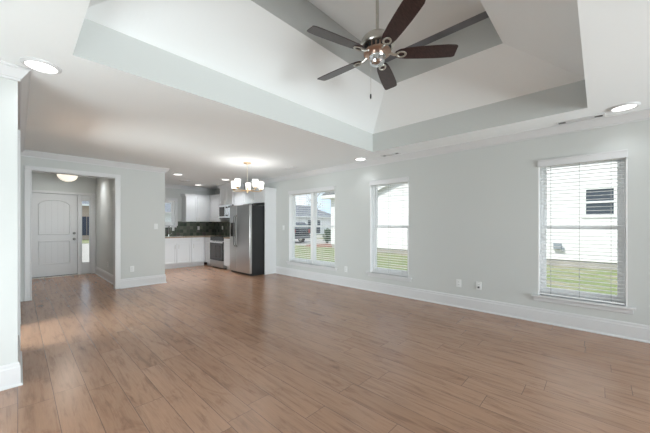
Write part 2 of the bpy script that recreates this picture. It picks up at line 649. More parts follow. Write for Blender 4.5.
runs('baseboard_right', BASE, [((XR, YS), (XR, 6.10), (-1, 0))])
runs('baseboard_back', BASE, [((1.385, YB), (2.19, YB), (0, -1), 0, 1), ((2.19, YB), (2.19, 8.85), (1, 0), 1, 0)])
runs('baseboard_foyer', BASE, [((1.395, YB + 0.12), (1.395, YF), (-1, 0)), ((XL, YB + 0.12), (XL, YF), (1, 0))])
runs('baseboard_near', BASE, [((XW, YN), (XL, YN), (0, -1), 0, 1)])
runs('baseboard_left', BASE, [((XL, YN), (XL, 4.12), (1, 0), 1, 0), ((XL, 5.28), (XL, YB), (1, 0))])
runs('baseboard_rear', BASE, [((XW, YS), (0.15, YS), (0, 1)), ((4.25, YS), (XR, YS), (0, 1)), ((XW, 2.95), (XW, YN), (1, 0)), ((XW, YS), (XW, 1.25), (1, 0))])
runs('trim_1', CROWN, [((XR, YS), (XR, 7.60), (-1, 0))], ZC)
runs('trim_2', CROWN, [((XL, YB), (2.19, YB), (0, -1), 0, 1), ((2.19, YB), (2.19, YF), (1, 0), 1, 0)], ZC)
runs('trim_3', CROWN, [((XW, YN), (XL, YN), (0, -1), 0, 1)], ZC)
runs('trim_4', CROWN, [((XL, YN), (XL, YB), (1, 0), 1, 0)], ZC)
runs('trim_5', CROWN, [((2.19, YF), (4.30, YF), (0, -1))], ZC)
runs('trim_6', CROWN, [((XW, YS), (XR, YS), (0, 1)), ((XW, YS), (XW, YN), (1, 0))], ZC)

# cased openings
tm = MB()
for y in (YB - 0.018,):
    tm.box(FO[0] - 0.072, FO[0], y, YB, 0, FO[3])
    tm.box(FO[1], FO[1] + 0.072, y, YB, 0, FO[3])
    tm.box(FO[0] - 0.072, FO[1] + 0.072, y, YB, FO[3], FO[3] + 0.06)
tm.box(FO[0] - 0.001, FO[0] + 0.015, YB - 0.018, YB + 0.135, 0, FO[3])
tm.box(FO[1] - 0.015, FO[1] + 0.001, YB - 0.018, YB + 0.135, 0, FO[3])
tm.box(FO[0], FO[1], YB - 0.018, YB + 0.135, FO[3] - 0.015, FO[3])
struct('trim_7', tm, TRIM, bevel=0.004)
tm = MB()
for ya, yb in ((4.12, 4.2), (5.2, 5.28)):
    tm.box(XL, XL + 0.018, ya, yb, 0, 2.1)
tm.box(XL, XL + 0.018, 4.12, 5.28, 2.1, 2.18)
tm.box(XL - 0.12, XL, 4.185, 4.2, 0, 2.1)
tm.box(XL - 0.12, XL, 5.2, 5.215, 0, 2.1)
struct('trim_8', tm, TRIM, bevel=0.004)


# ------------------------------------------------------------------ windows
def sash_window(idx, ax, f, units, z0, z1, sill_face):
    """f: inner wall face; ax 'x' looks along +X (coords along Y), 'y' looks along +Y (coords along X)."""
    def B(mb, u0, u1, d0, d1, za, zb):
        if ax == 'x':
            mb.box(f + d0, f + d1, u0, u1, za, zb)
        else:
            mb.box(u0, u1, f + d0, f + d1, za, zb)
    fr = MB()
    a0, a1 = units[0][0], units[-1][1]
    # outer frame + mullions
    B(fr, a0, a0 + 0.04, 0.08, WT, z0, z1)
    B(fr, a1 - 0.04, a1, 0.08, WT, z0, z1)
    B(fr, a0 + 0.04, a1 - 0.04, 0.08, WT, z1 - 0.04, z1)
    B(fr, a0 + 0.04, a1 - 0.04, 0.08, WT, z0, z0 + 0.045)
    for (p, q) in zip(units[:-1], units[1:]):
        B(fr, p[1] - 0.045, q[0] + 0.045, 0.06, WT, z0 + 0.045, z1 - 0.04)
    # painted liner of the opening
    B(fr, a0 - 0.001, a0 + 0.012, 0.0, 0.08, z0, z1)
    B(fr, a1 - 0.012, a1 + 0.001, 0.0, 0.08, z0, z1)
    B(fr, a0, a1, 0.0, 0.08, z1 - 0.012, z1 + 0.001)
    w = struct('window_%d' % idx, fr, VINYL, bevel=0.003)
    zm = z0 + (z1 - z0) * 0.508
    for (p, q) in units:
        u0 = p + (0.04 if p == a0 else 0.045)
        u1 = q - (0.04 if q == a1 else 0.045)
        for nm, d, za, zb in (('upper_sash', 0.125, zm - 0.02, z1 - 0.04), ('lower_sash', 0.09, z0 + 0.045, zm + 0.02)):
            sm, gm_ = MB(), MB()
            B(sm, u0, u0 + 0.035, d, d + 0.03, za, zb)
            B(sm, u1 - 0.035, u1, d, d + 0.03, za, zb)
            B(sm, u0 + 0.035, u1 - 0.035, d, d + 0.03, za, za + (0.05 if nm == 'lower_sash' else 0.035))
            B(sm, u0 + 0.035, u1 - 0.035, d, d + 0.03, zb - 0.035, zb)
            s = obj(nm, sm, VINYL, w, bevel=0.003)
            B(gm_, u0 + 0.03, u1 - 0.03, d + 0.012, d + 0.018, za + 0.03, zb - 0.03)
            obj('glass_pane', gm_, GLASS, s, smooth=False)
    sl = MB()
    B(sl, a0 - 0.065, a1 + 0.065, -0.045, 0.0, z0 - 0.022, z0)
    B(sl, a0, a1, 0.0, 0.085, z0 - 0.022, z0 + 0.001)
    B(sl, a0 - 0.045, a1 + 0.045, -0.014, 0.0, z0 - 0.075, z0 - 0.022)
    obj('window_sill', sl, TRIM, w, bevel=0.004)
    return w


W1M = (WIN[1][0] + WIN[1][1]) / 2
sash_window(1, 'x', XR, [(WIN[1][0], W1M), (W1M, WIN[1][1])], ZS, ZT, True)
sash_window(2, 'x', XR, [WIN[2]], ZS, ZT, True)
sash_window(3, 'x', XR, [WIN[3]], ZS, ZT, True)
sash_window(4, 'y', YF, [(KW[0], KW[1])], KW[2], KW[3], True)
# kitchen window casing
km = MB()
km.box(KW[1], KW[1] + 0.075, YF - 0.018, YF, KW[2] - 0.02, KW[3] + 0.075)
km.box(KW[0] - 0.075, KW[0], YF - 0.018, YF, KW[2] - 0.02, KW[3] + 0.075)
km.box(KW[0], KW[1], YF - 0.018, YF, KW[3], KW[3] + 0.075)
struct('trim_9', km, TRIM, bevel=0.004)


def blind(y0, y1, label):
    t = thing('window_blind', label, 'blind', (XR + 0.03, (y0 + y1) / 2, ZS), 'white horizontal slat blinds')
    hb = MB()
    hb.box(XR + 0.002, XR + 0.06, y0 + 0.016, y1 - 0.016, ZT - 0.05, ZT - 0.014)
    obj('headrail', hb, SLAT, t, bevel=0.002)
    vb = MB()
    vb.box(XR - 0.018, XR - 0.002, y0 - 0.002, y1 + 0.002, ZT - 0.065, ZT + 0.022)
    vb.box(XR - 0.022, XR - 0.018, y0 - 0.002, y1 + 0.002, ZT + 0.004, ZT + 0.022)
    obj('valance', vb, TRIM, t, bevel=0.003)
    sb = MB()
    z = ZS + 0.058
    while z < ZT - 0.06:
        # gently crowned slat
        xs = [(XR + 0.006, 0.0), (XR + 0.031, 0.0028), (XR + 0.056, 0.0)]
        th = 0.0026
        prof = [(x, zz) for x, zz in xs] + [(x, zz - th) for x, zz in reversed(xs)]
        sb.prism(prof, lambda p, tt: (p[0], tt, z + p[1]), y0 + 0.02, y1 - 0.02)
        z += 0.044
    obj('slats', sb, SLAT, t)
    bb = MB()
    bb.box(XR + 0.006, XR + 0.056, y0 + 0.02, y1 - 0.02, ZS + 0.012, ZS + 0.03)
    obj('bottom_rail', bb, SLAT, t, bevel=0.003)
    w = y1 - y0
    for k in (0.16, 0.5, 0.84):
        cb = MB()
        for x in (XR + 0.003, XR + 0.059):
            cb.box(x - 0.001, x + 0.001, y0 + w * k - 0.0016, y0 + w * k + 0.0016, ZS + 0.03, ZT - 0.05)
        obj('ladder_cord', cb, CORD, t, smooth=False)
    # hanging tilt wand
    wb = MB()
    wb.cyl((XR - 0.004, y1 - 0.09, ZT - 0.07), (XR - 0.004, y1 - 0.09, ZT - 0.62), 0.004, seg=8)
    obj('tilt_wand', wb, SLAT, t)
    return t


blind(W1M + 0.002, WIN[1][1], 'white slat blind on the half of the double window next to the refrigerator')
blind(WIN[1][0], W1M - 0.002, 'white slat blind on the half of the double window away from the refrigerator')
blind(*WIN[2], 'white slat blind on the single window in the middle of the wall')
blind(*WIN[3], 'white slat blind on the largest window, a small dark window visible outside')

# ------------------------------------------------------------------ entry door with sidelight
dm = MB()
Y0, Y1 = YF - 0.012, YF + 0.12
LX0, LX1 = 0.175, 1.03
SX0, SX1 = 1.085, 1.295
dm.box(DU[0], LX0, Y0, Y1, 0, 2.03)
dm.box(LX1, SX0, Y0, Y1, 0, 2.0)
dm.box(SX1, DU[1], Y0, Y1, 0, 2.03)
dm.box(LX0, SX1, Y0, Y1, 2.0, 2.03)
# casing on the wall
dm.box(DU[0] - 0.05, DU[0] + 0.02, YF - 0.02, YF, 0, 2.06)
dm.box(DU[1] - 0.03, DU[1] + 0.035, YF - 0.02, YF, 0, 2.06)
dm.box(DU[0] - 0.05, DU[1] + 0.035, YF - 0.022, YF, 2.005, 2.06)
door = struct('door_1', dm, TRIM, bevel=0.004)
th = MB()
th.box(LX0, SX1, YF - 0.03, YF + 0.12, 0.0, 0.018)
obj('threshold', th, mat('threshold_grey', (0.45, 0.40, 0.36), 0.4, 0.3), door, bevel=0.003)


def door_leaf():
    """one slab to carry the painted groove shade of two planked panels, the upper arched"""
    mb = MB()
    yf = YF + 0.02
    mb.box(LX0 + 0.003, LX1 - 0.003, yf, yf + 0.042, 0.03, 1.995)
    return mb, yf


lf, yf = door_leaf()
leaf = obj('door_leaf', lf, DOORP, door, bevel=0.003)
px0, px1 = 0.335, 0.885


def arch(x, z_spring, rise):
    u = (x - (px0 + px1) / 2) / ((px1 - px0) / 2)
    return z_spring + rise * (1 - u * u) ** 0.8 if abs(u) < 1 else z_spring


def strip(mb, pts, w, y0, y1):
    """a moulding bead following pts (x, z) of width w"""
    k = len(pts)
    out = []
    for i, (x, z) in enumerate(pts):
        a = Vector(pts[(i - 1) % k])
        b = Vector(pts[(i + 1) % k])
        t = (b - a).normalized()
        nn = Vector((-t.y, t.x))
        out.append((Vector((x, z)) + nn * w / 2, Vector((x, z)) - nn * w / 2))
    for i in range(k):
        j = (i + 1) % k
        a0, a1 = out[i]
        b0, b1 = out[j]
        v = [(a0.x, y1, a0.y), (b0.x, y1, b0.y), (b1.x, y1, b1.y), (a1.x, y1, a1.y)]
        m_ = ((a0 + a1) / 2, (b0 + b1) / 2)
        top = [(m_[0].x, y0, m_[0].y), (m_[1].x, y0, m_[1].y)]
        mb.quad(v[0], v[1], top[1], top[0])
        mb.quad(top[0], top[1], v[2], v[3])


pm = MB()
zu0, zu1, zr = 1.03, 1.74, 0.115
N = 16
up = [(px0, zu0), (px1, zu0), (px1, zu1)] + [(px1 - (px1 - px0) * i / N, arch(px1 - (px1 - px0) * i / N, zu1, zr)) for i in range(1, N)] + [(px0, zu1)]
lo = [(px0, 0.32), (px1, 0.32), (px1, 0.86), (px0, 0.86)]
strip(pm, up, 0.026, yf - 0.009, yf)
strip(pm, lo, 0.026, yf - 0.009, yf)
obj('panel_moulding', pm, DOORP, leaf, smooth=False)
gmb = MB()
for i in range(1, 5):
    x = px0 + (px1 - px0) * i / 5
    gmb.box(x - 0.003, x + 0.003, yf - 0.0012, yf + 0.001, 0.345, 0.835)
    gmb.box(x - 0.003, x + 0.003, yf - 0.0012, yf + 0.001, 1.055, arch(x, zu1, zr) - 0.03)
obj('groove_shade_strip', gmb, mat('groove_shadow', (0.54, 0.545, 0.555), 0.6), leaf, smooth=False)  # darker strips paint the shade of grooves; nothing is cut into the leaf
DARKMETAL = mat('aged_nickel', (0.16, 0.155, 0.15), 0.35, 1.0)


def lathe_y(mb, prof, x, y, z, seg=20):
    """profile (r, d) revolved about the -Y axis"""
    rings = [[(x + r * math.cos(2 * PI * i / seg), y - d, z + r * math.sin(2 * PI * i / seg)) for i in range(seg)] for r, d in prof]
    return mb.loft(rings)


kb = MB()
lathe_y(kb, [(0.032, 0), (0.032, 0.006), (0.012, 0.01), (0.012, 0.035), (0.026, 0.042), (0.028, 0.055), (0.02, 0.066)], 0.968, yf, 0.90)
obj('door_knob', kb, DARKMETAL, leaf)
kb = MB()
lathe_y(kb, [(0.03, 0), (0.03, 0.012), (0.022, 0.02)], 0.968, yf, 1.045)
kb.box(0.962, 0.974, yf - 0.035, yf - 0.018, 1.03, 1.06)
obj('deadbolt', kb, DARKMETAL, leaf)
sw = MB()
sw.box(LX0, LX1, yf - 0.004, yf + 0.03, 0.018, 0.032)
obj('door_sweep', sw, BLACK, leaf)
hg = MB()
for z in (0.25, 1.0, 1.78):
    hg.box(LX0 - 0.006, LX0 + 0.006, yf - 0.008, yf, z, z + 0.09)
obj('hinge', hg, NICKEL, leaf)
sm = MB()
gx0, gx1, gz0, gz1 = 1.118, 1.262, 0.30, 1.86
sm.box(SX0, gx0, YF + 0.01, YF + 0.055, 0.018, 2.0)
sm.box(gx1, SX1, YF + 0.01, YF + 0.055, 0.018, 2.0)
sm.box(gx0, gx1, YF + 0.01, YF + 0.055, 0.018, gz0)
sm.box(gx0, gx1, YF + 0.01, YF + 0.055, gz1, 2.0)
sl_ = obj('sidelight', sm, DOORP, door, bevel=0.003)
gl = MB()
gl.box(gx0 - 0.002, gx1 + 0.002, YF + 0.03, YF + 0.036, gz0 - 0.002, gz1 + 0.002)
obj('glass_pane', gl, GLASS, sl_, smooth=False)


# ------------------------------------------------------------------ ceiling lights
def can_light(x, y, label, watts=P_CAN, r=0.088):
    t = thing('recessed_light', label, 'ceiling light', (x, y, ZC), 'round recessed ceiling lights')
    a = MB()
    a.lathe([(r, -0.004), (r + 0.004, -0.016), (r + 0.012, -0.018), (r + 0.026, -0.008), (r + 0.028, 0.0), (r + 0.004, 0.0)], x, y, ZC, 40, caps=False)
    obj('trim_ring', a, TRIM, t)
    b = MB()
    b.lathe([(r + 0.004, -0.003), (r + 0.003, -0.010), (r * 0.8, -0.0125), (0.01, -0.0135)], x, y, ZC, 40)
    obj('diffuser', b, LAMP, t)
    area('recessed_lamp', (x, y, ZC - 0.02), (0, 0, -1), 2 * r, 2 * r, watts, (0.94, 0.99, 1.03), 'DISK', t, 115)
    return t


can_light(0.125, 3.10, 'large round recessed light beside the outside wall corner by the tray ceiling', 0.8)
can_light(4.29, -0.19, 'large round recessed light above the window with a dark window outside', 0.8)
can_light(4.33, 3.19, 'small bright recessed light by the tray corner above the middle window', 0.8)
can_light(2.63, 7.32, 'recessed light in the kitchen ceiling, the one nearest the white wall end')
can_light(3.74, 8.80, 'recessed light over the back counter just above the wall cabinet crown', 3)
can_light(3.80, 7.25, 'recessed light in the kitchen ceiling just beside the chandelier shades', 7)
can_light(1.12, 8.55, 'recessed light in the foyer ceiling beside the glass bowl light', 3)

# foyer bowl light
fx, fy = 0.75, 8.5
t = thing('bowl_light', 'glass bowl semi-flush light glowing warm in front of the entry door', 'ceiling light', (fx, fy, ZC))
a = MB()
a.lathe([(0.0001, 0), (0.07, 0), (0.07, -0.012), (0.02, -0.025), (0.012, -0.03), (0.012, -0.09), (0.0001, -0.09)], fx, fy, ZC)
obj('canopy', a, NICKEL, t)
a = MB()
prof = [(0.175 * math.cos(q), -0.115 - 0.15 * math.sin(q)) for q in [PI / 2 * i / 10 for i in range(10)]] + [(0.012, -0.265)]
inner = [(r * 0.97, z + 0.006) for r, z in reversed(prof)]
a.lathe([(0.182, -0.108)] + prof + inner, fx, fy, ZC, 40, caps=False)
obj('glass_bowl', a, BOWL, t)
a = MB()
a.lathe([(0.0001, -0.258), (0.016, -0.262), (0.016, -0.272), (0.008, -0.28), (0.009, -0.288), (0.0001, -0.294)], fx, fy, ZC, 16)
obj('finial', a, NICKEL, t)
area('bowl_lamp', (fx, fy, ZC - 0.10), (0, 0, 1), 0.3, 0.3, P_FOYER, (1.0, 0.94, 0.86), 'DISK', t)
area('bowl_downlamp', (fx, fy, ZC - 0.30), (0, 0, -1), 0.3, 0.3, P_FOYER, (1.0, 0.94, 0.86), 'DISK', t)

# chandelier
hx, hy = 3.09, 5.01
t = thing('chandelier', 'five-arm brass chandelier with white glass shades near the kitchen', 'chandelier', (hx, hy, ZC))
a = MB()
a.lathe([(0.0001, 0), (0.075, 0), (0.075, -0.012), (0.06, -0.022), (0.014, -0.026), (0.012, -0.04), (0.0001, -0.04)], hx, hy, ZC)
obj('canopy', a, GOLD, t)
a = MB()
a.cyl((hx, hy, ZC - 0.03), (hx, hy, 1.93), 0.0075, seg=12)
obj('rod', a, mat('satin_rod', (0.72, 0.68, 0.62), 0.3, 1.0), t)
a = MB()
a.lathe([(0.0001, 0.06), (0.014, 0.06), (0.016, 0.02), (0.034, 0.008), (0.034, -0.018), (0.014, -0.028), (0.012, -0.045), (0.0001, -0.055)], hx, hy, 1.925, 24)
obj('hub', a, GOLD, t)
to_cam = Vector((-math.sin(math.radians(46.65)), -math.cos(math.radians(46.65)), 0))
rgt = Vector((math.cos(math.radians(46.65)), -math.sin(math.radians(46.65)), 0))
for k in range(5):
    ph = math.radians(-25 + 72 * k)
    d = to_cam * math.cos(ph) + rgt * math.sin(ph)
    e = Vector((hx, hy, 0)) + d * 0.275
    a = MB()
    pts = [Vector((hx, hy, 1.922)) + d * 0.02, Vector((hx, hy, 1.918)) + d * 0.12, Vector((hx, hy, 1.918)) + d * 0.23, Vector((e.x, e.y, 1.925)), Vector((e.x, e.y, 1.95))]
    a.tube(pts, 0.0075)
    arm = obj('arm', a, GOLD, t)
    a = MB()
    a.lathe([(0.0001, 0.0), (0.02, 0.0), (0.036, 0.022), (0.036, 0.034), (0.0001, 0.034)], e.x, e.y, 1.94, 20)
    obj('cup', a, GOLD, arm)
    a = MB()
    a.lathe([(0.047, 0.0), (0.058, 0.145), (0.054, 0.145), (0.044, 0.004)], e.x, e.y, 1.966, 28, caps=False)
    a.lathe([(0.0001, 0.0), (0.047, 0.0), (0.044, 0.004), (0.0001, 0.004)], e.x, e.y, 1.966, 28, caps=False)
    obj('shade', a, SHADE, arm)
    pl = bpy.data.lights.new('chandelier_bulb', 'POINT')
    pl.energy = P_CHAND
    pl.color = (0.97, 0.98, 1.0)
    pl.shadow_soft_size = 0.03
    po = bpy.data.objects.new('chandelier_bulb', pl)
    COL.objects.link(po)
    po.parent = t
    po.location = Vector((e.x, e.y, 2.10)) - ORIGIN[t.name]

# ------------------------------------------------------------------ ceiling fan
fx, fy = 2.16, 1.41
t = thing('ceiling_fan', 'five-blade ceiling fan of dark wood and brushed nickel hanging from the tray', 'ceiling fan', (fx, fy, UZ1))
a = MB()
a.lathe([(0.0001, 0), (0.07, 0), (0.07, -0.02), (0.045, -0.06), (0.02, -0.075), (0.0001, -0.075)], fx, fy, UZ1)
obj('canopy', a, NICKEL, t)
a = MB()
a.cyl((fx, fy, UZ1 - 0.05), (fx, fy, 2.918), 0.0135, seg=16)
obj('downrod', a, NICKEL, t)
a = MB()
a.lathe([(0.0001, 2.953), (0.024, 2.953), (0.026, 2.933), (0.055, 2.923), (0.10, 2.903), (0.132, 2.873), (0.146, 2.838), (0.147, 2.813), (0.14, 2.803), (0.0001, 2.803)], fx, fy, 0, 40)
mh = obj('motor_housing', a, NICKEL, t)
a = MB()
for k in range(20):
    an = 2 * PI * k / 20
    v = a.box(-0.011, 0.011, -0.004, 0.004, -0.016, 0.016)
    a.move(v, Matrix.Translation((fx + 0.115 * math.cos(an), fy + 0.115 * math.sin(an), 2.785)) @ Matrix.Rotation(an + PI / 2, 4, 'Z'))
obj('vent_fins', a, SLOT, mh, smooth=False)
a = MB()
a.lathe([(0.0001, 2.804), (0.108, 2.804), (0.108, 2.768), (0.118, 2.764), (0.118, 2.750), (0.09, 2.738), (0.0001, 2.738)], fx, fy, 0, 40)
obj('flywheel', a, COPPER, t)
a = MB()
a.lathe([(0.0001, 2.740), (0.07, 2.740), (0.073, 2.718), (0.064, 2.703), (0.064, 2.673), (0.052, 2.656), (0.02, 2.648), (0.0001, 2.647)], fx, fy, 0, 32)
obj('switch_housing', a, CHROME, t)
top = [(0.155, 0.026), (0.19, 0.050), (0.25, 0.060), (0.36, 0.067), (0.48, 0.071), (0.58, 0.071), (0.64, 0.069), (0.662, 0.062), (0.668, 0.054)]
bot = [(0.668, -0.046), (0.662, -0.056), (0.645, -0.064), (0.58, -0.070), (0.48, -0.069), (0.36, -0.066), (0.25, -0.059), (0.19, -0.048), (0.155, -0.026)]
outline = top + bot
for k in range(5):
    an = math.radians(20 + 72 * k)
    M = Matrix.Translation((fx, fy, 2.740)) @ Matrix.Rotation(an, 4, 'Z') @ Matrix.Rotation(math.radians(-13), 4, 'X')
    a = MB()
    v = a.loft([[(x, y, -0.003) for x, y in outline], [(x, y, 0.003) for x, y in outline]])
    a.move(v, M)
    bl = obj('blade', a, WALNUT, t, bevel=0.002)
    a = MB()
    v = a.ring(0.028, 0.0075, (0.205, 0, -0.009), 24, 8)
    for q in v:
        q.co.x = 0.205 + (q.co.x - 0.205) * 1.35
        q.co.z = -0.009 + (q.co.z + 0.009) * 0.7
    v2 = a.tube([(0.09, 0, 0.012), (0.115, 0, 0.006), (0.14, 0, -0.004), (0.172, 0, -0.009)], 0.011, 8)
    v3 = []
    for (bx_, by_) in ((0.178, 0.016), (0.178, -0.016), (0.243, 0)):
        v3 += a.cyl((bx_, by_, -0.016), (bx_, by_, -0.003), 0.006, seg=10)
    a.move(v + v2 + v3, M)
    obj('blade_iron', a, NICKEL, bl)
a = MB()
cxp, cyp = fx - 0.057 * math.cos(math.radians(46.65)), fy + 0.057 * math.sin(math.radians(46.65))
a.cyl((cxp, cyp, 2.688), (cxp, cyp, 2.398), 0.0016, seg=6)
pc = obj('pull_chain', a, NICKEL, t)
a = MB()
a.lathe([(0.0001, 0.0), (0.006, -0.004), (0.008, -0.03), (0.005, -0.045), (0.0001, -0.048)], cxp, cyp, 2.400, 12)
obj('pull_fob', a, SLOT, pc)


# ------------------------------------------------------------------ vents, outlets, switches
def vent(x, y, lx, ly, label, ends=False):
    t = thing('air_vent', label, 'air vent', (x, y, ZC))
    a = MB()
    w = 0.018
    z0, z1 = ZC - 0.009, ZC
    a.box(x - lx / 2, x + lx / 2, y - ly / 2, y - ly / 2 + w, z0, z1)
    a.box(x - lx / 2, x + lx / 2, y + ly / 2 - w, y + ly / 2, z0, z1)
    a.box(x - lx / 2, x - lx / 2 + w, y - ly / 2 + w, y + ly / 2 - w, z0, z1)
    a.box(x + lx / 2 - w, x + lx / 2, y - ly / 2 + w, y + ly / 2 - w, z0, z1)
    obj('frame', a, TRIM, t, bevel=0.002)
    a = MB()
    a.box(x - lx / 2 + w, x + lx / 2 - w, y - ly / 2 + w, y + ly / 2 - w, ZC - 0.002, ZC)
    obj('duct', a, VENTDARK, t, smooth=False)
    a = MB()
    n_ = 0 if ends else 4
    for i in range(n_):
        yy = y - ly / 2 + w + (ly - 2 * w) * (i + 0.5) / n_
        if lx >= ly:
            v = a.box(-lx / 2 + w, lx / 2 - w, -0.006, 0.006, -0.001, 0.001)
            a.move(v, Matrix.Translation((x, yy, ZC - 0.006)) @ Matrix.Rotation(math.radians(30), 4, 'X'))
        else:
            xx = x - lx / 2 + w + (lx - 2 * w) * (i + 0.5) / n_
            v = a.box(-0.006, 0.006, -ly / 2 + w, ly / 2 - w, -0.001, 0.001)
            a.move(v, Matrix.Translation((xx, y, ZC - 0.006)) @ Matrix.Rotation(math.radians(30), 4, 'Y'))
    if ends:
        a.box(x - lx / 2 + w, x + lx / 2 - w, y - ly / 2 + 0.085, y + ly / 2 - 0.085, ZC - 0.0085, ZC - 0.002)
    obj('louvers', a, TRIM, t, smooth=False)
    return t


vent(4.01, 4.79, 0.12, 0.28, 'small ceiling vent between the chandelier and the double window')
vent(4.43, 2.62, 0.12, 0.34, 'ceiling vent by the tray edge above the middle window', True)
vent(4.455, 0.16, 0.12, 0.42, 'ceiling vent beside the tray corner, next to the large recessed light', True)
vent(3.15, 8.25, 0.28, 0.12, 'ceiling vent in the kitchen between the recessed lights')


def plate(kind, ax, f, u, z, label, group='white wall plates'):
    """ax 'x-': on a wall facing -X, 'y-': facing -Y"""
    def B(mb, u0, u1, d0, d1, z0, z1):
        if ax == 'x-':
            mb.box(f - d1, f - d0, u0, u1, z0, z1)
        else:
            mb.box(u0, u1, f - d1, f - d0, z0, z1)
    loc = (f, u, z) if ax == 'x-' else (u, f, z)
    t = thing('power_outlet' if kind == 'o' else 'light_switch', label, 'outlet' if kind == 'o' else 'switch', loc, group)
    a = MB()
    B(a, u - 0.036, u + 0.036, 0.0, 0.006, z - 0.058, z + 0.058)
    obj('cover_plate', a, PLATE, t, bevel=0.002)
    if kind == 'o':
        for dz in (-0.02, 0.02):
            a = MB()
            B(a, u - 0.016, u + 0.016, 0.006, 0.009, z + dz - 0.014, z + dz + 0.014)
            s = obj('socket', a, PLATE, t, bevel=0.002)
            a = MB()
            for du in (-0.007, 0.007):
                B(a, u + du - 0.0014, u + du + 0.0014, 0.009, 0.0096, z + dz - 0.005, z + dz + 0.006)
            obj('slots', a, SLOT, s, smooth=False)
    else:
        a = MB()
        B(a, u - 0.016, u + 0.016, 0.006, 0.011, z - 0.033, z + 0.033)
        obj('rocker', a, PLATE, t, bevel=0.002)
    return t


o_a = plate('o', 'x-', XR, 1.55, 0.365, 'white outlet on the right wall, nearer the middle window')
o_b = plate('o', 'x-', XR, 1.27, 0.365, 'white outlet with a black plug, on the right wall nearer the largest window')
a = MB()
a.box(XR - 0.028, XR - 0.0095, 1.258, 1.282, 0.333, 0.357)
tag(obj('wall_plug', a, BLACK, bevel=0.004), 'small black plug in the lower socket of the wall outlet', 'plug')
plate('o', 'x-', XR, 3.76, 0.345, 'white outlet beneath the wall space between the double and middle windows')
plate('s', 'x-', XR, 5.79, 1.18, 'white switch on the right wall between the double window and refrigerator panel')
plate('o', 'y-', YB, 1.58, 0.365, 'white outlet low on the wall end between foyer and kitchen')
plate('s', 'y-', YB, 2.015, 1.22, 'white switch on the wall end between foyer and kitchen')
plate('o', 'x-', 1.395, 8.04, 0.36, 'white outlet low on the foyer side wall')

# ------------------------------------------------------------------ kitchen
FY = 8.87      # face of the base cabinets along the front wall
FX = 3.98      # face of the base run along the right wall
UY = 9.165     # face of the wall cabinets along the front wall
UXF = 4.275    # face of the wall cabinets along the right wall


class Face:
    """a cabinet front: u runs along X (facing -Y) or along Y (facing -X), d outward from the face"""
    def __init__(s, ax, f):
        s.ax, s.f = ax, f

    def box(s, mb, u0, u1, d0, d1, z0, z1):
        if s.ax == 'y':
            mb.box(u0, u1, s.f - d1, s.f - d0, z0, z1)
        else:
            mb.box(s.f - d1, s.f - d0, u0, u1, z0, z1)

    def pt(s, u, d, z):
        return (u, s.f - d, z) if s.ax == 'y' else (s.f - d, u, z)


def shaker(F, u0, u1, z0, z1, name, parent, handle=None, rail=0.055):
    mb = MB()
    g = 0.003
    u0, u1, z0, z1 = u0 + g, u1 - g, z0 + g, z1 - g
    F.box(mb, u0 + rail - 0.002, u1 - rail + 0.002, 0.0, 0.010, z0 + rail - 0.002, z1 - rail + 0.002)
    F.box(mb, u0, u0 + rail, 0.0, 0.019, z0, z1)
    F.box(mb, u1 - rail, u1, 0.0, 0.019, z0, z1)
    F.box(mb, u0 + rail, u1 - rail, 0.0, 0.019, z0, z0 + rail)
    F.box(mb, u0 + rail, u1 - rail, 0.0, 0.019, z1 - rail, z1)
    d = obj(name, mb, CAB, parent, bevel=0.0015)
    if handle:
        hm = MB()
        hu, hz, vert = handle
        L = 0.055
        ends = [(hu, hz - L), (hu, hz + L)] if vert else [(hu - L, hz), (hu + L, hz)]
        hm.tube([F.pt(ends[0][0], 0.045, ends[0][1]), F.pt(ends[1][0], 0.045, ends[1][1])], 0.0055, 8)
        for e in ends:
            k = 0.82
            eu, ez = hu + (e[0] - hu) * k, hz + (e[1] - hz) * k
            hm.tube([F.pt(eu, 0.015, ez), F.pt(eu, 0.045, ez)], 0.0045, 8)
        obj('handle', hm, NICKEL, d)
    return d


def base_cabinet(F, u0, u1, depth, label, fronts, toe=0.07):
    loc = F.pt((u0 + u1) / 2, -depth / 2, 0)
    t = thing('base_cabinet', label, 'cabinet', loc, 'white shaker base cabinets')
    mb = MB()
    F.box(mb, u0, u1, -depth, 0.0, 0.11, 0.872)
    obj('body', mb, CAB, t, bevel=0.001)
    mb = MB()
    F.box(mb, u0, u1, -depth, -toe, 0.0, 0.11)
    obj('toe_kick', mb, CAB, t, smooth=False)
    for kind, a0, a1, z0, z1, h in fronts:
        shaker(F, a0, a1, z0, z1, kind, t, h, 0.04 if kind == 'drawer' else 0.055)
    return t


FB = Face('y', FY)
FR = Face('x', FX)
D1 = YF - FY - 0.012
D2 = XR - FX - 0.012
base_cabinet(FB, 2.735, 3.565, D1, 'white sink base cabinet with two doors under the kitchen window',
             [('drawer', 2.735, 3.565, 0.73, 0.86, None), ('door', 2.735, 3.15, 0.125, 0.72, (3.10, 0.62, True)), ('door', 3.15, 3.565, 0.125, 0.72, (3.20, 0.62, True))])
base_cabinet(FB, 3.567, FX - 0.002, D1, 'white base cabinet with one drawer and one door in the kitchen corner',
             [('drawer', 3.567, 3.93, 0.73, 0.86, (3.75, 0.795, False)), ('door', 3.567, 3.93, 0.125, 0.72, (3.62, 0.62, True))])
base_cabinet(FB, 2.205, 2.733, D1, 'white base cabinet half hidden behind the wall end, left of the sink',
             [('drawer', 2.205, 2.733, 0.73, 0.86, (2.47, 0.795, False)), ('door', 2.205, 2.733, 0.125, 0.72, (2.69, 0.62, True))])
base_cabinet(FR, 8.425, FY - 0.002, D2, 'narrow white base cabinet between the range and the kitchen corner',
             [('drawer', 8.425, 8.82, 0.73, 0.86, (8.62, 0.795, False)), ('door', 8.425, 8.82, 0.125, 0.72, (8.48, 0.62, True))])
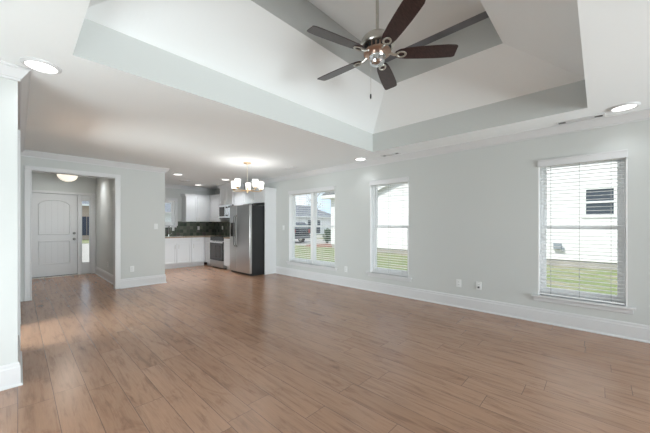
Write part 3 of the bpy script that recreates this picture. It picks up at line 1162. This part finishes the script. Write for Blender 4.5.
base_cabinet(FR, 7.16, 7.635, D2, 'white base cabinet between the refrigerator and the range',
             [('drawer', 7.16, 7.635, 0.73, 0.86, (7.4, 0.795, False)), ('door', 7.16, 7.635, 0.125, 0.72, (7.58, 0.62, True))])

# countertops
a = MB()
a.box(2.195, XR - 0.012, FY - 0.03, YF - 0.012, 0.874, 0.908)
a.box(FX - 0.03, XR - 0.012, 8.428, FY - 0.03, 0.874, 0.908)
tag(obj('countertop', a, COUNTER, bevel=0.003), 'tan speckled L-shaped countertop in the kitchen corner', 'countertop')
a = MB()
a.box(FX - 0.03, XR - 0.012, 7.16, 7.632, 0.874, 0.908)
tag(obj('countertop', a, COUNTER, bevel=0.003), 'short piece of tan countertop between refrigerator and range', 'countertop')

# backsplash
a = MB()
a.box(2.195, XR, YF - 0.011, YF - 0.0005, 0.908, 1.225)
a.box(KW[1] + 0.08, XR, YF - 0.011, YF - 0.0005, 1.225, 1.36)
a.box(XR - 0.011, XR - 0.0005, 7.14, YF - 0.011, 0.908, 1.36)
a.box(XR - 0.011, XR - 0.0005, 7.64, 8.42, 1.36, 1.44)
struct('wall_tile', a, TILE, smooth=False)
plate('o', 'y-', YF - 0.011, 4.045, 1.15, 'white outlet on the green tile backsplash below the wall cabinet doors', 'white outlets on the tile backsplash')
plate('o', 'x-', XR - 0.011, 8.95, 1.16, 'white outlet on the green tile backsplash beside the range corner', 'white outlets on the tile backsplash')
plate('o', 'y-', YF - 0.011, 3.27, 1.13, 'white outlet on the green tile backsplash right behind the faucet', 'white outlets on the tile backsplash')

# sink and faucet
a = MB()
a.box(2.80, 3.42, 8.98, 9.0, 0.9082, 0.914)
a.box(2.80, 3.42, 9.36, 9.38, 0.9082, 0.914)
a.box(2.80, 2.82, 9.0, 9.36, 0.9082, 0.914)
a.box(3.40, 3.42, 9.0, 9.36, 0.9082, 0.914)
a.box(2.82, 3.40, 9.0, 9.36, 0.9082, 0.910)
tag(obj('sink', a, STEEL, bevel=0.002), 'stainless sink rim set in the counter under the window', 'sink')
t = thing('faucet', 'chrome gooseneck faucet behind the sink under the kitchen window', 'faucet', (3.12, 9.42, 0.908))
a = MB()
pts = [(3.12, 9.42, 0.93), (3.12, 9.42, 1.14)] + [(3.12, 9.42 - 0.075 + 0.075 * math.cos(q), 1.14 + 0.085 * math.sin(q)) for q in [PI * i / 10 for i in range(1, 11)]] + [(3.12, 9.27, 1.09)]
a.tube(pts, 0.012, 10)
obj('spout', a, CHROME, t)
a = MB()
a.lathe([(0.0001, 0), (0.03, 0), (0.03, 0.008), (0.02, 0.02), (0.018, 0.06), (0.0001, 0.06)], 3.12, 9.42, 0.908, 18)
obj('base', a, CHROME, t)
a = MB()
a.tube([(3.14, 9.42, 0.955), (3.175, 9.41, 0.975), (3.21, 9.40, 1.01)], 0.006, 8)
obj('lever', a, CHROME, t)


def wall_cabinet(F, u0, u1, depth, z0, z1, label, doors, crown=None, side_doors=None):
    loc = F.pt((u0 + u1) / 2, -depth / 2, z0)
    t = thing('wall_cabinet', label, 'cabinet', loc, 'white shaker wall cabinets')
    mb = MB()
    F.box(mb, u0, u1, -depth, 0.0, z0, z1)
    obj('body', mb, CAB, t, bevel=0.001)
    for a0, a1, h in doors:
        shaker(F, a0, a1, z0 + 0.004, z1 - 0.004, 'door', t, h)
    if crown:
        mb = MB()
        c0, c1, top = crown
        steps = [(0.022, z1 - 0.02, z1 + 0.008), (0.034, z1 + 0.008, z1 + 0.024), (0.05, z1 + 0.024, top)]
        for d, za, zb in steps:
            F.box(mb, c0 - (d if c0 == u0 and crown_ends[0] else 0), c1 + (d if c1 == u1 and crown_ends[1] else 0), -depth, d, za, zb)
        obj('crown', mb, CAB, t, bevel=0.002)
    return t


FU = Face('y', UY)
FV = Face('x', UXF)
DU1 = YF - UY - 0.012
DU2 = XR - UXF - 0.012
crown_ends = (True, False)
wall_cabinet(FU, 3.52, UXF - 0.002, DU1, 1.355, 2.15, 'white two-door wall cabinet beside the kitchen window',
             [(3.52, 3.865, (3.825, 1.43, True)), (3.865, 4.21, (3.905, 1.43, True))], (3.52, UXF - 0.002, 2.2))
crown_ends = (False, False)
wall_cabinet(FV, 8.432, YF - 0.012, DU2, 1.355, 2.15, 'white wall cabinet in the corner between window cabinet and microwave',
             [(8.432, 9.10, (8.47, 1.43, True))], (8.432, YF - 0.012, 2.2))
crown_ends = (True, True)
FM = Face('x', 4.25)
wall_cabinet(FM, 7.64, 8.428, XR - 4.25 - 0.012, 1.85, 2.38, 'tall-set white cabinet above the microwave reaching the ceiling',
             [(7.64, 8.034, (8.0, 1.92, True)), (8.034, 8.428, (8.07, 1.92, True))], (7.64, 8.428, 2.465))
crown_ends = (False, False)
wall_cabinet(FV, 7.125, 7.636, DU2, 1.355, 2.15, 'white wall cabinet between the microwave and the refrigerator',
             [(7.125, 7.636, (7.59, 1.43, True))], (7.125, 7.636, 2.2))
wall_cabinet(FV, 6.132, 7.123, DU2, 1.815, 2.15, 'white short wall cabinet above the refrigerator',
             [(6.132, 6.628, (6.58, 1.88, True)), (6.628, 7.123, (6.68, 1.88, True))], (6.132, 7.123, 2.2))
a = MB()
a.box(4.27, XR, 6.10, 6.129, 0.0, 2.2)
a.box(4.255, XR, 6.085, 6.10, 2.13, 2.2)
tag(obj('cabinet_panel', a, CAB, bevel=0.002), 'tall white end panel beside the refrigerator', 'panel')

# refrigerator
rx0, rx1, ry0, ry1, rz = 3.93, 4.56, 6.155, 7.12, 1.755
t = thing('refrigerator', 'stainless side-by-side refrigerator with charcoal sides and door dispenser', 'refrigerator', ((rx0 + rx1) / 2, (ry0 + ry1) / 2, 0))
a = MB()
a.box(rx0, rx1, ry0, ry1, 0.03, rz - 0.02)
obj('body', a, DARKSIDE, t, bevel=0.006)
a = MB()
a.box(rx0 + 0.02, rx1 - 0.02, ry0 + 0.02, ry1 - 0.02, 0.0, 0.03)
a.box(rx0 - 0.03, rx0 + 0.02, ry0 + 0.01, ry1 - 0.01, 0.012, 0.06)
obj('kick_grille', a, BLACK, t)
ys = 6.77
doors = []
for nm, y0, y1 in (('refrigerator_door', ry0, ys - 0.003), ('freezer_door', ys + 0.003, ry1)):
    a = MB()
    a.box(rx0 - 0.075, rx0 - 0.004, y0, y1, 0.06, rz)
    doors.append(obj(nm, a, STEEL, t, bevel=0.012, segs=3))
# the bright edge of the refrigerator door
for d, hy_, in ((doors[0], ys - 0.045), (doors[1], ys + 0.045)):
    a = MB()
    x = rx0 - 0.075
    pts = [(x - 0.005, hy_, 0.70), (x - 0.045, hy_, 0.735), (x - 0.055, hy_, 0.85), (x - 0.058, hy_, 1.1), (x - 0.055, hy_, 1.35), (x - 0.045, hy_, 1.46), (x - 0.005, hy_, 1.495)]
    a.tube(pts, 0.012, 10)
    obj('handle', a, DARKMETAL, d)
a = MB()
a.box(rx0 - 0.079, rx0 - 0.07, 6.865, 7.055, 0.95, 1.31)
dsp = obj('dispenser', a, BLACKGLASS, doors[1], bevel=0.004)
a = MB()
for y in (ry0 + 0.05, ry1 - 0.05):
    a.box(rx0 - 0.06, rx0 + 0.05, y - 0.03, y + 0.03, rz - 0.02, rz + 0.012)
obj('hinge_cover', a, BLACK, t, bevel=0.004)

# range
gy0, gy1, gx = 7.642, 8.42, 3.955
t = thing('kitchen_range', 'stainless electric range with black glass oven door and cooktop', 'range', ((gx + XR) / 2, (gy0 + gy1) / 2, 0))
a = MB()
a.box(gx + 0.012, XR - 0.015, gy0, gy1, 0.03, 0.895)
obj('body', a, STEEL, t, bevel=0.002)
a = MB()
a.box(gx + 0.05, XR - 0.02, gy0 + 0.02, gy1 - 0.02, 0, 0.03)
obj('base', a, BLACK, t)
a = MB()
a.box(gx - 0.02, XR - 0.015, gy0 - 0.002, gy1 + 0.002, 0.895, 0.914)
top_ = obj('cooktop', a, BLACKGLASS, t, bevel=0.004)
a = MB()
for (bx_, by_, r) in ((4.1, 7.84, 0.1), (4.1, 8.22, 0.085), (4.4, 7.84, 0.085), (4.4, 8.22, 0.1)):
    a.ring(r, 0.0012, (bx_, by_, 0.9145), 32, 6)
obj('burner_ring', a, mat('burner_grey', (0.2, 0.2, 0.2), 0.5), top_)
a = MB()
a.box(gx - 0.03, gx + 0.012, gy0, gy1, 0.235, 0.79)
od = obj('oven_door', a, BLACKGLASS, t, bevel=0.004)
a = MB()
a.box(gx - 0.033, gx - 0.028, gy0 + 0.13, gy1 - 0.13, 0.32, 0.66)
obj('oven_window', a, OVENGLASS, od)
a = MB()
a.box(gx - 0.034, gx + 0.012, gy0, gy1, 0.735, 0.80)
obj('door_trim', a, BRIGHTSTEEL, od, bevel=0.003)
a = MB()
a.tube([(gx - 0.08, gy0 + 0.05, 0.775), (gx - 0.08, gy1 - 0.05, 0.775)], 0.012, 10)
for y in (gy0 + 0.08, gy1 - 0.08):
    a.tube([(gx - 0.02, y, 0.775), (gx - 0.08, y, 0.775)], 0.009, 8)
obj('handle', a, BRIGHTSTEEL, od)
a = MB()
a.box(gx - 0.018, gx + 0.012, gy0, gy1, 0.802, 0.893)
cp = obj('control_panel', a, BLACKGLASS, t, bevel=0.003)
a = MB()
a.box(gx - 0.028, gx + 0.012, gy0, gy1, 0.045, 0.228)
obj('storage_drawer', a, STEEL, t, bevel=0.004)

# microwave
mx = 4.205
t = thing('microwave', 'stainless over-the-range microwave mounted under the tall-set cabinet', 'microwave', ((mx + XR) / 2, (gy0 + gy1) / 2, 1.44))
a = MB()
a.box(mx + 0.02, XR - 0.013, gy0, gy1, 1.445, 1.845)
obj('body', a, BLACK, t, bevel=0.003)
a = MB()
a.box(mx - 0.005, mx + 0.02, 7.86, gy1, 1.455, 1.845)
md_ = obj('door', a, BRIGHTSTEEL, t, bevel=0.004)
a = MB()
a.box(mx - 0.008, mx - 0.004, 8.06, gy1 - 0.045, 1.51, 1.79)
obj('door_window', a, OVENGLASS, md_)
a = MB()
a.tube([(mx - 0.045, 7.92, 1.50), (mx - 0.045, 7.92, 1.80)], 0.011, 10)
hn = obj('handle', a, BRIGHTSTEEL, md_)
a = MB()
for z in (1.535, 1.765):
    a.cyl((mx - 0.005, 7.92, z), (mx - 0.05, 7.92, z), 0.02, seg=12)
obj('handle_mount', a, BLACK, md_)
a = MB()
a.box(mx - 0.005, mx + 0.02, gy0, 7.857, 1.455, 1.845)
pn = obj('control_panel', a, BRIGHTSTEEL, t, bevel=0.004)
a = MB()
a.box(mx - 0.007, mx - 0.004, gy0 + 0.04, 7.82, 1.75, 1.81)
obj('display', a, BLACKGLASS, pn)
a = MB()
a.box(mx + 0.01, XR - 0.02, gy0 + 0.02, gy1 - 0.02, 1.436, 1.446)
obj('bottom_grille', a, BLACK, t)

# ------------------------------------------------------------------ outdoors
ZG = -0.25
g_ = MB()
g_.box(XR + WT, 8.7, -30, 24, ZG - 0.1, ZG - 0.02)
struct('ground_straw', g_, STRAW, smooth=False)
g_ = MB()
g_.box(8.7, 80, -30, 24.0, ZG - 0.1, ZG)
g_.box(-40, XR + WT, YF + WT + 2.0, 24.0, ZG - 0.1, ZG - 0.02)
g_.box(-40, 90, 31, 90, ZG - 0.1, ZG)
g_.box(-40, -3.2, -30, YF + WT + 2.0, ZG - 0.1, ZG - 0.02)
g_.box(-3.2, XR + WT, -30, YS - WT, ZG - 0.1, ZG - 0.02)
struct('lawn', g_, GRASSM, smooth=False)
g_ = MB()
g_.box(-40, 90, 24, 31, ZG - 0.1, ZG - 0.03)
struct('street', g_, CONCRETE, smooth=False)
g_ = MB()
g_.box(14.3, 22.0, 15.7, 24.0, ZG - 0.05, ZG + 0.012)
g_.box(0.2, 4.4, YF + WT + 1.7, 24.0, ZG - 0.05, ZG + 0.012)
struct('path', g_, CONCRETE, smooth=False)
# front porch
pch = MB()
pch.box(-0.6, 4.5, YF + WT, YF + WT + 1.7, ZG, -0.03)
struct('slab', pch, CONCRETE, smooth=False)


def window_on(parent, F, u0, u1, z0, z1, shutters=False, pane=DARKWIN):
    mb = MB()
    w = 0.1
    F.box(mb, u0 - w, u0, 0.0, 0.05, z0 - w, z1 + w)
    F.box(mb, u1, u1 + w, 0.0, 0.05, z0 - w, z1 + w)
    F.box(mb, u0, u1, 0.0, 0.05, z1, z1 + w)
    F.box(mb, u0, u1, 0.0, 0.05, z0 - w, z0)
    zm = (z0 + z1) / 2
    F.box(mb, u0, u1, 0.0, 0.05, zm - 0.03, zm + 0.03)
    fr = obj('window_frame', mb, VINYL, parent, bevel=0.006)
    mb = MB()
    F.box(mb, u0, u1, 0.0, 0.02, z0, z1)
    obj('window_glass', mb, pane, fr, smooth=False)
    if shutters:
        mb = MB()
        F.box(mb, u0 - w - 0.4, u0 - w, 0.0, 0.04, z0 - w, z1 + w)
        F.box(mb, u1 + w, u1 + w + 0.4, 0.0, 0.04, z0 - w, z1 + w)
        obj('shutters', mb, NAVY, parent, bevel=0.006)
    return fr


# neighbour house beside ours: a siding wall 9 m away, gable towards us
HX = 13.5
t = thing('neighbor_house', 'white siding house filling the view of the two nearer windows', 'house', (HX + 4, 1.0, ZG))
a = MB()
gy_a, gy_b, ze, zr_ = -9.0, 10.4, 2.6, 6.0
gm_ = (gy_a + gy_b) / 2
a.prism([(gy_a, 0.0), (gy_b, 0.0), (gy_b, ze), (gm_, zr_), (gy_a, ze)], lambda p, tt: (tt, p[0], p[1]), HX, HX + 9)
obj('siding_wall', a, SIDING, t, smooth=False)
a = MB()
a.box(HX + 0.05, HX + 8.9, gy_a + 0.05, gy_b - 0.05, ZG, 0.0)
obj('foundation', a, CONCRETE, t, smooth=False)
a = MB()
sl = (zr_ - ze) / (gy_b - gm_)
for sgn, yy in ((1, gy_b), (-1, gy_a)):
    ov = 0.35
    a.prism([(yy + sgn * ov, ze - sl * ov), (gm_, zr_), (gm_, zr_ + 0.16), (yy + sgn * ov, ze - sl * ov + 0.16)], lambda p, tt: (tt, p[0], p[1]), HX - 0.18, HX + 9.2)
obj('roof', a, ROOFM, t, smooth=False)
a = MB()
for sgn, yy in ((1, gy_b), (-1, gy_a)):
    a.prism([(yy + sgn * 0.35, ze - sl * 0.35 - 0.1), (gm_, zr_ - 0.1), (gm_, zr_ + 0.10), (yy + sgn * 0.35, ze - sl * 0.35 + 0.1)], lambda p, tt: (tt, p[0], p[1]), HX - 0.21, HX - 0.18)
obj('rake_board', a, VINYL, t, smooth=False)
# lower front block seen through the double window
a = MB()
a.box(HX + 0.4, HX + 9, gy_b, 12.6, 0.0, 2.95)
obj('front_wall', a, SIDING, t, smooth=False)
a = MB()
a.box(HX + 0.45, HX + 8.9, gy_b, 12.55, ZG, 0.0)
obj('front_foundation', a, CONCRETE, t, smooth=False)
a = MB()
a.box(HX - 0.05, HX + 9.2, gy_b - 0.1, 13.05, 2.95, 3.15)
obj('fascia', a, VINYL, t, smooth=False)
a = MB()
a.prism([(gy_b - 0.1, 3.15), (13.05, 3.15), (gy_b - 0.1, 4.4)], lambda p, tt: (tt, p[0], p[1]), HX - 0.05, HX + 9.2)
obj('front_roof', a, ROOFM, t, smooth=False)
FH = Face('x', HX)
window_on(t, FH, -0.36, 0.32, 1.60, 2.46)
a = MB()
a.box(HX - 0.16, HX, 0.98, 1.2, 0.38, 0.60)
a.box(HX - 0.1, HX, 0.9, 0.98, 0.30, 0.44)
obj('utility_box', a, mat('meter_grey', (0.3, 0.33, 0.38), 0.5), t, bevel=0.01)
a = MB()
a.cyl((HX - 0.15, 1.62, ZG), (HX - 0.15, 1.62, 0.0), 0.06, seg=12)
obj('drain_pipe', a, VINYL, t)


def street_house(name, label, x0, x1, y0, y1, wall_m, zw, zr_, wins, ridge='x'):
    t = thing(name, label, 'house', ((x0 + x1) / 2, (y0 + y1) / 2, ZG))
    a = MB()
    a.box(x0, x1, y0, y1, ZG, zw)
    obj('walls', a, wall_m, t, smooth=False)
    a = MB()
    ym = (y0 + y1) / 2
    ov = 0.5
    A = [(x0 - ov, y0 - ov, zw), (x1 + ov, y0 - ov, zw), (x1 + ov, y1 + ov, zw), (x0 - ov, y1 + ov, zw)]
    ins = (y1 - y0) / 2
    r0, r1 = (x0 + ins * 0.7, ym, zr_), (x1 - ins * 0.7, ym, zr_)
    a.quad(A[0], A[1], r1, r0)
    a.quad(A[2], A[3], r0, r1)
    a.quad(A[3], A[0], r0)if False else None
    v = [a.bm.verts.new(p) for p in (A[3], A[0], r0)]
    a.bm.faces.new(v)
    v = [a.bm.verts.new(p) for p in (A[1], A[2], r1)]
    a.bm.faces.new(v)
    a.quad(*reversed(A))
    obj('roof', a, ROOFM, t, smooth=False)
    a = MB()
    a.box(x0 - ov, x1 + ov, y0 - ov - 0.02, y0 - ov, zw - 0.02, zw + 0.16)
    a.box(x0 - ov - 0.02, x0 - ov, y0 - ov, y1 + ov, zw - 0.02, zw + 0.16)
    obj('gutter', a, VINYL, t, smooth=False)
    F = Face('y', y0)
    for (u0, u1, za, zb, sh) in wins:
        window_on(t, F, u0, u1, za, zb, sh)
    FXn = Face('x', x0)
    window_on(t, FXn, (y0 + y1) / 2 - 0.6, (y0 + y1) / 2 + 0.6, 0.9, 2.0)
    return t


street_house('street_house', 'white house with grey roof beyond the dark vehicle, seen through the double window', 24.5, 38.0, 33.0, 41.0, SIDING, 2.45, 4.6,
             [(25.4, 26.4, 0.8, 2.0, False), (27.2, 28.2, 0.8, 2.0, False), (31.0, 33.8, -0.1, 2.0, False)])
street_house('street_house', 'pale house with grey roof seen through the kitchen window', 9.6, 21.5, 35.0, 43.0, SIDING, 2.5, 4.2,
             [(14.5, 15.6, 0.9, 2.0, False)])
street_house('street_house', 'tan house with navy shutters seen through the door sidelight', -3.0, 7.5, 38.0, 46.0, TANWALL, 3.2, 5.2,
             [(3.2, 4.3, 0.3, 2.0, True), (5.35, 6.4, 0.3, 2.0, True)])

# parked vehicle
cx0, cy0 = 15.95, 20.0
t = thing('parked_suv', 'dark suv parked on the driveway outside the double window', 'car', (cx0, cy0, ZG))
prof = [(-2.3, 0.35), (2.25, 0.35), (2.32, 0.75), (2.2, 0.95), (1.25, 1.08), (0.75, 1.55), (0.4, 1.68), (-1.8, 1.70), (-2.2, 1.2), (-2.34, 1.05), (-2.34, 0.5)]
# it stands across the view: side towards our house
a = MB()
a.prism(prof, lambda p, tt: (cx0 + tt, cy0 + p[0], ZG + 0.02 + p[1]), -0.92, 0.92)
bd = obj('body', a, CARPAINT, t, bevel=0.08, segs=3)
a = MB()
for x in (-0.935, 0.905):
    for (q0, q1) in ((-1.75, -0.75), (-0.65, 0.15), (0.25, 0.75)):
        a.box(cx0 + x, cx0 + x + 0.03, cy0 + q0, cy0 + q1, ZG + 1.15, ZG + 1.56)
a.box(cx0 - 0.7, cx0 + 0.7, cy0 - 2.34, cy0 - 2.2, ZG + 1.2, ZG + 1.56)
obj('side_glass', a, mat('car_glass', (0.25, 0.29, 0.33), 0.08), bd, bevel=0.01)
a = MB()
for x in (-0.8, 0.8):
    a.box(cx0 + x - 0.1, cx0 + x + 0.1, cy0 - 2.39, cy0 - 2.3, ZG + 0.85, ZG + 1.15)
obj('tail_lamp', a, REDLAMP, bd, bevel=0.01)
a = MB()
a.box(cx0 - 0.9, cx0 + 0.9, cy0 - 2.4, cy0 - 2.32, ZG + 0.4, ZG + 0.62)
obj('bumper', a, mat('bumper_grey', (0.2, 0.21, 0.23), 0.5), bd, bevel=0.02)
for x in (-0.93, 0.70):
    for y in (-1.4, 1.45):
        a = MB()
        a.cyl((cx0 + x, cy0 + y, ZG + 0.35), (cx0 + x + 0.23, cy0 + y, ZG + 0.35), 0.338, seg=24)
        w_ = obj('wheel', a, TIRE, t, bevel=0.02)
        a = MB()
        a.cyl((cx0 + x - 0.006, cy0 + y, ZG + 0.35), (cx0 + x + 0.236, cy0 + y, ZG + 0.35), 0.2, seg=20)
        obj('hubcap', a, BRIGHTSTEEL, w_)


def leafy(mb, blobs, count, size):
    for _ in range(count):
        c, r = random.choice(blobs)
        d = Vector((random.gauss(0, 1), random.gauss(0, 1), random.gauss(0, 1))).normalized() * (r * random.uniform(0.45, 1.0))
        p = Vector(c) + d
        u = Vector((random.gauss(0, 1), random.gauss(0, 1), random.gauss(0, 1))).normalized()
        w = u.orthogonal().normalized() * size * random.uniform(0.6, 1.2)
        u = u * size * random.uniform(0.6, 1.2)
        mb.quad(p - u, p + w, p + u, p - w)


def tree(label, x, y, hgt, r, kind):
    t = thing('street_tree', label, 'tree', (x, y, ZG))
    a = MB()
    a.cyl((x, y, ZG), (x, y, ZG + hgt * 0.8), 0.16, 0.05, 10)
    obj('trunk', a, BARK, t)
    a = MB()
    if kind == 'conifer':
        blobs = [((x, y, ZG + hgt * (0.25 + 0.75 * i / 9)), r * (1.02 - 0.1 * i)) for i in range(10)]
        leafy(a, blobs, 1500, 0.22)
        obj('foliage', a, CONIFER, t, smooth=False)
    else:
        blobs = [((x + random.uniform(-.6, .6) * r, y + random.uniform(-.6, .6) * r, ZG + hgt * random.uniform(0.5, 0.9)), r * random.uniform(0.35, 0.6)) for i in range(9)]
        leafy(a, blobs, 1100 if kind == 'leafy' else 260, 0.2 if kind == 'leafy' else 0.12)
        obj('foliage', a, LEAF, t, smooth=False)
        b = MB()
        for i in range(9):
            an = 2 * PI * i / 9
            b.cyl((x, y, ZG + hgt * (0.4 + 0.04 * i)), (x + r * 0.7 * math.cos(an), y + r * 0.7 * math.sin(an), ZG + hgt * (0.62 + 0.035 * i)), 0.05, 0.015, 6)
        obj('branches', b, BARK, t)
    return t


tree('pale green leafy tree behind the grey roof, seen through the double window', 32.5, 42.5, 8.0, 2.6, 'leafy')
tree('dark narrow conifer behind the grey roof, seen through the double window', 36.5, 43.5, 10.0, 1.5, 'conifer')
tree('thin bare-branched tree over the grey roof, right pane of the double window', 43.0, 43.5, 10.0, 2.6, 'sparse')
# mulch bed and shrub by the front block
a = MB()
a.lathe([(1.5, 0.0), (1.35, 0.06), (0.9, 0.1), (0.0001, 0.12)], 15.2, 14.3, ZG, 24)
tag(obj('mulch_bed', a, MULCH), 'reddish mulch bed on the lawn near the white house corner', 'mulch bed')
t = thing('garden_shrub', 'small dark shrub beside the mulch bed near the white house corner', 'shrub', (16.6, 15.4, ZG))
a = MB()
leafy(a, [((16.6, 15.4, ZG + 0.55), 0.45), ((16.7, 15.5, ZG + 0.95), 0.3)], 500, 0.07)
obj('foliage', a, CONIFER, t, smooth=False)
a = MB()
a.cyl((16.6, 15.4, ZG + 0.05), (16.6, 15.4, ZG + 0.7), 0.04, seg=8)
obj('stem', a, BARK, t)
